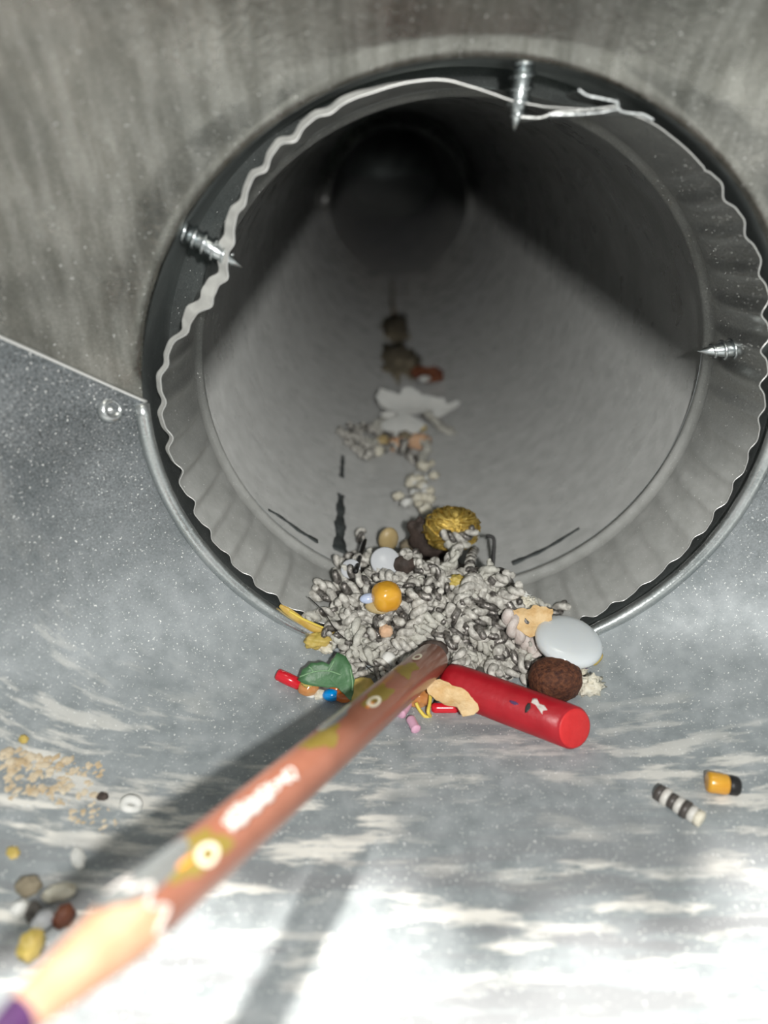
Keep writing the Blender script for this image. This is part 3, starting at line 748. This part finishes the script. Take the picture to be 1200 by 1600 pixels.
s0 = gk+np.array([-3.5, -5.6, 1.8]); obj('silver_cord', cord_mesh([s0, s0+np.array([3.5, -0.6, -1.2]), s0+np.array([7, 0, -1.2]), s0+np.array([9.5, 1, 0.4])], 0.9, 4.2, 2, 8), CM('cord_silver'), root)
s0 = gk+np.array([-2.0, -6.0, -1.4]); obj('silver_cord', cord_mesh([s0, s0+np.array([3, -0.4, -0.8]), s0+np.array([6, 0.4, 0.2])], 0.9, 4.2, 2, 8), CM('cord_frayed'), root)
# black pin, bent wire, hairs
o = obj('dark_needle', tube(smooth_path([on(556, 893, 8, True), on(563, 868, 9.5, True), on(571, 843, 10, True)], 12), [0.62]*11+[0.4], 8), M['black']); tag(o, 'thin dark needle standing upright at the back left of the heap', 'needle')
q0 = on(769, 893, 1.5); q1 = q0+UP*ppx(48, q0); o = obj('bent_wire', tube(smooth_path([q0, q0+UP*ppx(25, q0)+RT*0.4, q1+RT*0.5, q1+UP*1.2-RT*0.2, q1+UP*1.4-RT*1.8], 22), 0.55, 8), M['black']); tag(o, 'black wire with hooked top standing right of the heap', 'wire')
o = obj('loose_hair', tube(smooth_path([on(482, 933, 5), on(505, 955, 5), on(525, 985, 4), on(545, 1002, 3, True)], 26), 0.13, 5), M['black']); tag(o, 'fine dark hair curving up left of the heap above the straw', 'hair')
o = obj('loose_hair', tube(smooth_path([on(542, 1000, 3, True), on(560, 1028, 2.5, True), on(582, 1050, 2.5)], 26), 0.13, 5), M['black']); tag(o, 'fine dark hair lying over the front left of the heap', 'hair')
# straw and crumbs at the lower left of the collar
o = obj('straw', tube(smooth_path([on(437, 946, 1.2), on(460, 962, 1.4), on(490, 982, 1.4), on(531, 993, 2)], 20), [0.5, 0.7, 0.9, 1.1, 1.1]+[1.15]*10+[1.0, 0.9, 0.8, 0.6, 0.4], 8, flat=0.6), M['straw']); tag(o, 'golden dry straw lying along the lower left lip of the collar', 'straw')
o = obj('straw', tube(smooth_path([on(452, 955, 2.0), on(475, 968, 2.2), on(512, 984, 2.2)], 16), 0.35, 6), M['yellow_thread']); tag(o, 'thin bright yellow straw on top of the golden straw', 'straw')
bead_on('husk', 497, 1000, (3.6, 2.2, 1.8), 'mustard', 'mustard tan husk below the golden straw at the collar', 'husk', 0.4, 0.15, 1.6, seed=9)
bead_on('husk', 508, 1012, (2.2, 1.6, 1.2), 'cream', 'small cream husk between the straw and the green leaf', 'husk', -0.4, 0.2, 1.2, seed=10)
# red tube, leaf, coloured bits at the left
p1 = on(433, 1053, 1.6); p2 = on(469, 1070, 1.6); d = unit(p2-p1)
o = obj('red_tube_bead', lathe(p1, d, [(0, 0.6), (-0.1, 1.1), (0.3, 1.4), (3, 1.5), (np.linalg.norm(p2-p1)-0.2, 1.4), (np.linalg.norm(p2-p1), 1.0), (np.linalg.norm(p2-p1)-0.6, 0.5)], 20), M['red_plastic']); tag(o, 'small glossy red tube bead lying left of the green leaf', 'bead')
lp = on(511, 1056, 6.5)
lf = thing_root('leaf_scrap', lp); tag(lf, 'torn green leaf scrap propped at the front left of the heap', 'leaf')
out = [(x, y*1.28-0.6) for x, y in [(-6.8, -0.4), (-5.6, 1.6), (-3.6, 2.7), (-1.2, 2.9), (0.4, 2.5), (0.9, 3.2), (2.2, 4.6), (4.2, 4.1), (5.7, 2.2), (6.4, -0.3), (6.3, -2.6), (5.6, -4.0), (4.6, -3.2), (2.6, -1.8), (0.2, -1.6), (-2.6, -1.4), (-4.9, -1.1)]]
nl = unit(CAM-lp)+np.array([-0.1, 0, 0.1])
FL = flake(lp, jag(out, 0.14, 5, 2), nl, 0.35, 0.10, 0.35, up=RT, seed=3); obj('blade', FL, M['leaf'], lf)
nn_, a1, a2 = frame(nl, RT)
for seg in ([(-6.3, -0.3), (-3, 0.9), (0.3, 1.1), (3.2, 0.2)], [(0.3, 1.1), (1.0, 2.2), (1.6, 3.4)], [(-3.2, 0.9), (-3.6, 1.6), (-4.2, 2.0)], [(6.0, -3.4), (6.0, -1.4), (5.4, 1.6)]):
    obj('vein', tube(smooth_path([lp+a1*x+a2*y+nn_*(0.42+0.10*x*x/6.8) for x, y in seg], 12), 0.2, 5), M['leaf_vein'], lf)
bead_on('dark_husk', 511, 1071, (2.8, 2.0, 1.7), 'lint', 'dark speckled husk under the arch of the green leaf', 'husk', 0.1, 0.06, 1.8, seed=12)
bead_on('amber_bead', 482, 1074, (2.6, 2.2, 2.0), 'amber', 'amber orange bead at the right end of the red tube bead', 'bead', 0.2, 0.04, 1.9)
bead_on('lime_crumb', 482, 1066, (1.6, 1.2, 1.1), 'mustard', 'lime yellow crumb on top of the amber bead', 'crumb', 0.2, 0.1, 4.0, seed=3)
bead_on('orange_crumb', 494, 1077, (1.1, 0.9, 0.9), 'yellow', 'yellow orange crumb between the amber bead and the white crumbs', 'crumb', 0.2, 0.1, 1.0, seed=4)
bead_on('white_crumb', 487, 1085, (1.5, 1.0, 0.8), 'white', 'little white crumb in front of the amber bead', 'crumb', 0.2, 0.1, 0.8, seed=5)
bead_on('white_crumb', 501, 1083, (1.9, 1.5, 1.3), 'cream', 'cream crumb between the amber bead and the blue bead', 'crumb', 0.5, 0.15, 1.2, seed=6)
bead_on('blue_bead', 517.5, 1086, (2.1, 1.5, 1.5), 'blue', 'bright blue oval bead in front of the green leaf', 'bead', 0.0, 0.0, 2.0)
bead_on('orange_bead', 538, 1086, (2.5, 1.9, 1.8), 'orange', 'dark orange bead right of the blue bead', 'bead', 0.1, 0.02, 2.1)
bead_on('orange_bead', 526, 1076, (1.9, 1.4, 1.3), 'orange', 'small orange bead behind the blue bead under the leaf', 'bead', 0.2, 0.02, 2.4)
bead_on('corn_kernel', 563, 1078, (4.0, 3.0, 2.8), 'mustard', 'yellow kernel tucked behind the pencil beside the green leaf', 'kernel', 0.5, 0.06, 2.4, seed=14)
# between pencil and crayon
def chip(name, u, v, lift, outline, m, label, cat,  thick=0.5, bend=0.0, wob=0.3, nrm=None, up=None, heap=False, seed=0, group=None):
    p = on(u, v, lift, heap); n = unit(CAM-p)+np.array([0, 0, 0.5]) if nrm is None else np.asarray(nrm, float)
    if m in ('shaving', 'paper'): outline = jag(outline, np.abs(np.array(outline)).max()*0.04, seed)
    o = obj(name, flake(p, outline, n, thick, bend, wob, up=RT if up is None else up, seed=seed), M[m], None, m not in ('shaving', 'paper')); tag(o, label, cat, group); return o
chip('wood_shaving', 706, 1090, 8.0, [(-6.0, 3.0), (-5.0, 4.4), (-2.6, 4.3), (0.2, 3.0), (3.0, 1.6), (5.4, -0.4), (6.0, -2.6), (4.6, -3.8), (2.4, -4.2), (1.2, -2.5), (-1.4, -1.5), (-3.4, -0.4), (-5.4, 0.9)], 'shaving', 'curled tan wood shaving leaning on the front of the red crayon', 'shaving', 0.3, -0.10, 0.5, seed=2)
bead_on('amber_lump', 657, 1089, (3.0, 2.3, 2.4), 'amber', 'brownish amber lump between the pencil and the wood shaving', 'lump', 0.6, 0.1, 2.2, seed=15)
for (pxs, lab, r_) in (([(638, 1095), (632, 1106), (624, 1117)], 'pink tube bead beside the pencil under the amber lump', 1.35), ([(641, 1122), (646, 1132), (651, 1141)], 'paler pink tube bead lying lowest, nearest the bare floor', 1.15)):
    P_ = smooth_path([on(u, v, 1.7) for u, v in pxs], 12)
    o = obj('pink_tube_bead', tube(P_, [r_*0.7, r_]+[r_*0.95]*8+[r_*1.1, r_*0.75], 14), M['pink']); tag(o, lab, 'bead')
P_ = [on(674, 1106, 1.4), on(716, 1106, 1.4)]
o = obj('red_stick', tube(smooth_path(P_, 10), [0.8]+[1.3]*8+[0.9], 12), M['red_plastic']); tag(o, 'thin red stick lying under the tan wood shaving', 'stick')
o = obj('yellow_thread', tube(smooth_path([on(665, 1064, 6), on(672, 1078, 5), on(672, 1095, 4), on(669, 1112, 3), on(672, 1119, 1), on(664, 1119, 1), on(655, 1108, 2.0), on(650, 1098, 3)], 44), 0.45, 6), M['yellow_thread']); tag(o, 'bright yellow thread looped down between pencil and wood shaving', 'thread')
chip('dark_crumb', 690, 1099, 2.2, ragged(2.0, 1.2, 12, 0.4, 3), 'black', 'dark charred crumb under the tan wood shaving', 'crumb', 1.0, 0, 0.3)
chip('white_fleck', 762, 1117, 0.6, ragged(2.4, 0.7, 12, 0.3, 6), 'cord_pink', 'pale pink fleck lying along the front of the red crayon', 'fleck', 0.5)
# right end of the heap
chip('wood_shaving', 829, 968, 6.5, [(-4.6, 2.4), (-2, 3.2), (-0.5, 2.4), (1, 3.6), (3.2, 3.2), (5.6, 2.2), (5.2, -0.4), (2.8, -0.9), (2.5, -4.0), (-0.6, -4.5), (-3.4, -2.6)], 'shaving', 'flat tan wood shaving on the heap beside the milky glass stone', 'shaving', 0.3, 0.06, 0.4, seed=4)
for i, (u, v, r_, lab) in enumerate(((812, 940, 3.2, 'white crumbly flake on the heap above the flat shaving'), (822, 945, 2.6, 'small white crumb right at the back of the flat shaving'), (806, 952, 2.4, 'cream crumb between the cord and the flat shaving'), (800, 935, 1.7, 'tiny white crumb at the upper tip beside the yellow sliver'))):
    bead_on('white_flake', u, v, (r_, r_*0.7, r_*0.8), 'cream' if i % 2 else 'white', lab, 'crumb', 0.3*i, 0.25, 5, seed=20+i, freq=4)
o = obj('yellow_sliver', tube(smooth_path([on(801, 962, 5), on(802, 945, 6), on(804, 925, 7)], 8), [0.4, 0.8, 0.9, 0.9, 0.8, 0.8, 0.6, 0.3], 8, flat=0.5), M['mustard']); tag(o, 'yellow sliver standing left of the flat shaving', 'sliver')
o = obj('purple_bead', tube(smooth_path([on(898, 1042, 1.3), on(916, 1038, 1.3)], 6), [1.0, 1.3, 1.3, 1.3, 1.3, 1.0], 12), M['purple']); tag(o, 'little purple tube bead under the milky glass stone', 'bead')
o = obj('yellow_sliver', tube(smooth_path([on(921, 1036, 1.2), on(930, 1029, 1.4), on(940, 1022, 1.2)], 8), [0.7, 1.2, 1.4, 1.4, 1.3, 1.2, 1.0, 0.6], 8), M['mustard']); tag(o, 'yellow green sliver on the floor right of the purple bead', 'sliver')
bead_on('white_flake', 920, 1072, (3.6, 2.4, 2.4), 'cream', 'cream crumbly flake on the floor right of the brown nut', 'crumb', 0.3, 0.28, 1.6, seed=31, freq=5)
bead_on('white_flake', 908, 1052, (1.8, 1.4, 1.3), 'cream', 'small cream crumb between brown nut and purple bead', 'crumb', 0.3, 0.28, 1.2, seed=32, freq=5)
bead_on('olive_crumb', 712, 910, (2.8, 1.8, 1.8), 'mustard', 'olive cream curl at the back of the heap below the bark scrap', 'crumb', 0.3, 0.2, 1.5, heap=True, seed=33)
bead_on('cream_lump', 768, 1000, (2.0, 2.2, 4.0), 'cord_frayed', 'cream frayed lump among cords in the right half of the heap', 'lump', 0.3, 0.18, 1.5, heap=True, seed=34)
bead_on('cream_lump', 785, 1025, (3.6, 2.2, 2.0), 'cord_frayed', 'cream frayed lump just behind the red crayon', 'lump', 0.1, 0.18, 1.5, heap=True, seed=35)
bead_on('cream_lump', 694, 1003, (2.8, 2.2, 2.4), 'cord', 'grey frayed lump right behind the pencil end', 'lump', 0.1, 0.18, 2, heap=True, seed=36)
bead_on('round_seed', 607, 1030, (1.9, 1.7, 2.0), 'white', 'small pale round seed at the front of the heap beside the pencil', 'seed', 0, 0.03, 2.0, heap=True, seed=37)
chip('brown_paper', 676, 1015, 5.0, ragged(4.0, 2.4, 12, 0.15, 8), 'brown_dark', 'brown paper scrap behind the blunt pencil end', 'paper', 0.4, -0.15, 0.3, heap=True)
bead_on('silver_scrap', 672, 1020, (3.0, 2.0, 2.2), 'cord_silver', 'wrinkled silver scrap at the blunt pencil end', 'scrap', 0.5, 0.22, 4, heap=True, seed=38)

# ------------------------------------------------------------------ debris deeper in the pipe
for i in range(24):
    rgx = np.random.default_rng(300+i); u, v = 656+rgx.normal()*13, 762+rgx.normal()*21
    p = on(u, v, 1.5+2*rgx.uniform()); r_ = rgx.uniform(1.3, 2.9)
    o = obj('pale_crumb', blob(p, (r_, r_*0.75, r_*0.7), rgx.uniform(0, 3), None, 0.2, seed=i, freq=4, nu=14, nv=8), M['cream' if i % 3 else 'white']); tag(o, 'pale crumbly piece in the loose row behind the gold knot', 'crumb', 'pale crumbs behind the gold knot')
chip('torn_paper', 640, 630, 9, [(-15, 3.5), (-12, 6.0), (-8.5, 5.4), (-5.5, 3.6), (-3, 6.5), (1.5, 8.0), (5.5, 5.0), (9, 3.2), (15, 2.0), (17, -0.5), (12, -2.4), (6.5, -3.4), (2, -5.5), (-4, -6.0), (-10, -3.0), (-13, -0.5)], 'paper', 'large torn grey white paper scrap deep in the pipe', 'paper', 0.5, -0.05, 1.3, seed=7)
chip('torn_paper', 625, 664, 5, ragged(9, 4.2, 14, 0.25, 9), 'paper', 'smaller torn pale paper under the large paper scrap', 'paper', 0.5, 0.05, 0.8, seed=8)
chip('torn_paper', 690, 640, 6, [(-6, -2.5), (-3, 0), (2, 2.2), (7, 4), (8, 2.6), (4, -0.5), (1, -3), (-3, -4)], 'paper', 'pale pointed paper corner at the right of the large paper scrap', 'paper', 0.5, 0.05, 0.6, seed=9)
bead_on('white_flake', 607, 648, (3.6, 2.0, 1.8), 'white', 'bright white flake at the left under the large paper scrap', 'flake', 0.1, 0.1, 4, seed=41)
o = obj('rust_wood_chip', flake(on(668, 585, 5), ragged(9, 4.6, 12, 0.2, 11), unit(CAM-on(668, 585))+np.array([0.3, 0, 0.5]), 1.6, 0.05, 0.8, up=RT, seed=5), M['rustwood']); tag(o, 'reddish brown wood chip behind the large paper scrap', 'chip')
bead_on('white_flake', 663, 592, (3.4, 2.0, 1.5), 'paper', 'small grey flake lying on the reddish brown wood chip', 'flake', 0.4, 0.1, 6.5, seed=42)
bead_on('dust_clump', 624, 562, (10, 30, 3.2), 'dusty', 'flat tan dust clump on the pipe floor behind the wood chip', 'dust clump', 0.05, 0.28, 1.2, seed=43, freq=5)
bead_on('dust_clump', 618, 512, (7.5, 34, 2.6), 'dusty', 'thin tan dust clump trailing beyond the flat one', 'dust clump', -0.04, 0.30, 1.0, seed=46, freq=5)
o = obj('tan_strand', tube(smooth_path([on(616, 492, 1), on(612, 470, 1), on(614, 455, 1), on(610, 438, 1)], 20), [4.5-0.15*i for i in range(20)], 8, flat=0.3), M['dusty']); tag(o, 'long tan strand trailing farthest down the pipe floor', 'strand')
for i, (u, v, r_, m, lab) in enumerate(((622, 694, 4.0, 'peach', 'pale peach chip at the front of the small far heap'), (655, 690, 4.8, 'peach', 'larger peach orange chip at the right of the small far heap'), (597, 690, 3.4, 'tan', 'tan chip in the middle of the small far heap'), (592, 704, 3.0, 'cream', 'cream crumb at the front of the small far heap'), (660, 668, 2.2, 'mustard', 'mustard sliver standing between the far paper scraps'), (604, 682, 3.0, 'lint', 'dark grey lump in the small far heap'), (633, 683, 3.4, 'dusty', 'dull brown lump under the smaller torn paper'))):
    bead_on('far_chip', u, v, (r_, r_*0.7, r_*0.7), m, lab, 'chip', 0.4*i, 0.14, 3, seed=50+i)
for i, (u, v) in enumerate(((548, 680), (555, 702), (572, 688), (582, 700), (585, 674), (590, 664), (568, 672), (577, 712), (660, 712), (650, 716), (680, 660), (692, 668), (600, 698), (560, 690))):
    rgx = np.random.default_rng(400+i); p = on(u, v, 2.0)
    kind = ('cord_silver', 'cord', 'cord_frayed')[i % 3]
    place_cord(kind, int(rgx.integers(7)), p, rgx.uniform(0, 6.28), rgx.uniform(-0.4, 0.4), 0, 'short cord piece in the small far heap under the paper scraps', 'cord pieces in the small far heap')

# ------------------------------------------------------------------ bits on the near floor
p = on(1123, 1224, 2.2)
tb_ = thing_root('two_tone_bead', p); tag(tb_, 'yellow and black barrel bead alone on the right side of the floor', 'bead')
dB = unit(np.array([1.0, -0.18, -0.05]))
obj('yellow_half', lathe(p-dB*3.0, dB, [(0.6, 1.2), (0.7, 1.9), (1.2, 2.15), (4.3, 2.1), (5.0, 1.8)], 24), M['yellow'], tb_)
obj('black_half', lathe(p-dB*3.0, dB, [(4.6, 1.85), (5.4, 2.0), (6.6, 1.95), (7.1, 1.5), (7.2, 0.7), (6.8, 0.5)], 24), M['black'], tb_)
p1 = on(1026, 1236, 1.8); p2 = on(1098, 1282, 1.8); d = unit(p2-p1); Ls = np.linalg.norm(p2-p1)
sb = thing_root('striped_bead', p1); tag(sb, 'grey tube bead with dark bands and cream end on the right floor', 'bead')
nb = 7
for i in range(nb):
    a = Ls*i/nb; b = Ls*(i+1)/nb; r_ = 1.75+0.15*math.sin(i*2)
    obj(('dark_band' if i % 2 == 0 else 'pale_band') if i < 6 else 'cream_end', lathe(p1, d, [(a, r_*0.8), (a+0.2, r_), (b-0.2, r_), (b, r_*0.8)], 18), M['stripe_dark' if i % 2 == 0 else 'stripe_pale'] if i < 6 else M['cream'], sb)
# ring bead and others at the lower left
q = on(205, 1257, 1.7)
rb = obj('ring_bead', tube([q+RT*1.5*math.cos(a)+unit(UP+np.array([0, 0, 1.0]))*1.2*math.sin(a) for a in np.linspace(0, 2*PI, 25)], 0.85, 10, False), M['white']); tag(rb, 'white ring bead at the edge of the tan sawdust on the left', 'bead')
for i, (u, v, r, m, lab) in enumerate((
        (44, 1385, (3.6, 2.8, 2.8), 'dusty', 'grey brown lump at the top of the lower left bit cluster'),
        (92, 1395, (4.6, 2.6, 2.4), 'cream', 'cream oblong bead in the lower left bit cluster'),
        (31, 1420, (2.6, 2.2, 2.2), 'white', 'white bead at the left side of the lower left bit cluster'),
        (67, 1440, (3.2, 2.6, 2.4), 'greywhite', 'pale grey bead in the middle of the lower left bit cluster'),
        (100, 1432, (3.4, 2.6, 2.5), 'rustwood', 'brown bead beside the pencil in the lower left bit cluster'),
        (48, 1476, (4.2, 3.2, 3.0), 'mustard', 'mustard yellow kernel lowest in the lower left bit cluster'),
        (52, 1425, (3.0, 2.0, 2.0), 'lint', 'dark crumb in the middle of the lower left bit cluster'),
        (122, 1340, (4.4, 2.0, 1.4), 'white', 'white oblong flake on the floor left of the pencil'),
        (20, 1332, (2.6, 1.8, 1.2), 'mustard', 'small yellow crumb at the left edge of the floor'),
        (37, 1155, (1.6, 1.4, 1.4), 'mustard', 'tiny yellow crumb at the top of the tan sawdust patch'),
        (160, 1245, (2.0, 1.6, 1.3), 'brown_dark', 'small dark crumb just left of the white ring bead'))):
    r = tuple(x*0.62 for x in r)
    bead_on('loose_bit', u, v, r, m, lab, 'crumb' if 'bead' not in lab.split('in the')[0] else 'bead', 0.3*i, 0.10, r[2]*0.9, seed=60+i)
# flakes on the floor
for i, (u, v, a, b, m, lab) in enumerate((
        (563, 1203, 2.6, 1.0, 'white', 'small white flake right of the pencil middle'),
        (632, 1216, 3.4, 2.4, 'cream', 'cream heart shaped flake on the floor below the pink beads'),
        (523, 1238, 1.7, 1.1, 'white', 'tiny white flake close to the pencil, below the others'),
        (705, 1211, 2.6, 1.9, 'white', 'white flake on the floor below the crayon middle'),
        (752, 1217, 2.4, 1.2, 'white', 'second white flake below the crayon, right of the first'),
        (812, 1190, 2.6, 1.3, 'mustard', 'pale yellow flake on the floor below the crayon end'),
        (780, 1200, 2.0, 0.9, 'mustard', 'faint yellow flake left of the pale yellow flake'),
        (870, 1186, 1.4, 0.9, 'rustwood', 'dark reddish flake near the crayon end'),
        (1020, 1305, 6.0, 2.6, 'cord_pink', 'large pale pinkish flake below the striped bead'),
        (1000, 1345, 3.6, 1.3, 'white', 'narrow white flake under the large pinkish flake'),
        (480, 1278, 7.0, 3.0, 'cream', 'broad cream flake on the floor right of the pencil print'),
        (565, 1278, 4.6, 2.2, 'cream', 'cream flake right of the broad cream flake'),
        (630, 1283, 7.0, 1.8, 'cream', 'long narrow cream flake below the heart shaped flake'),
        (900, 1328, 12.0, 3.4, 'cream', 'very broad faint cream flake in the middle of the right floor'),
        (1165, 1290, 1.7, 1.3, 'white', 'small white speck flake at the right edge of the floor'),
        (1140, 1306, 1.3, 1.0, 'white', 'tiny white speck below the two tone bead'))):
    p = on(u, v, 0.25); o = obj('floor_flake', flake(p, ragged(a, b, 14, 0.28, 70+i), (0, 0, 1), 0.3, 0, 0.08, up=(1, 0, 0), seed=i), M[m]); tag(o, lab, 'flake')
# sawdust patch and specks: nobody could count them
def scatter(name, n, poly, rmin, rmax, m, label, seed, flat=0.5):
    rg = np.random.default_rng(seed); us = [a for a, _ in poly]; vs = [b for _, b in poly]; parts = []
    while len(parts) < n:
        u, v = rg.uniform(min(us), max(us)), rg.uniform(min(vs), max(vs))
        if not in_poly(u, v, poly): continue
        r_ = rg.uniform(rmin, rmax); p = on(u, v, r_*0.3)
        parts.append(blob(p, (r_, r_*rg.uniform(0.5, 1), r_*flat), rg.uniform(0, 3), None, 0.2, 6, 4, seed=len(parts)))
    o = obj(name, join(*parts)[:2], M[m], origin=(0, 0, -66)); tag(o, label, 'crumbs', kind='stuff'); return o
scatter('sawdust', 900, [(0, 1175), (35, 1165), (120, 1190), (165, 1195), (150, 1225), (190, 1285), (180, 1310), (120, 1290), (60, 1240), (0, 1250)], 0.3, 1.5, 'sawdust', 'patch of tan sawdust on the left side of the floor', 1, 0.3)
scatter('fine_crumbs', 300, [(450, 1110), (600, 1130), (660, 1130), (940, 1180), (1190, 1200), (1190, 1330), (500, 1330)], 0.12, 0.45, 'white', 'fine white crumbs scattered over the floor in front of the heap', 2)
scatter('fine_crumbs', 220, [(1010, 250), (1060, 230), (1140, 330), (1195, 430), (1195, 600), (1120, 520), (1095, 380)], 0.05, 0.14, 'white', 'fine bright specks stuck on the ribbed end at the right', 3)
scatter('fine_crumbs', 160, [(430, 1060), (530, 1000), (600, 1060), (580, 1110), (470, 1100)], 0.15, 0.5, 'cream', 'fine cream crumbs around the green leaf', 4)
scatter('fine_crumbs', 130, [(640, 1110), (780, 1120), (880, 1165), (960, 1090), (990, 1110), (900, 1180), (760, 1150)], 0.15, 0.5, 'cream', 'fine cream crumbs along the front of the red crayon', 5)

for o in bpy.data.objects:
    if '_org' in o.keys(): del o['_org']
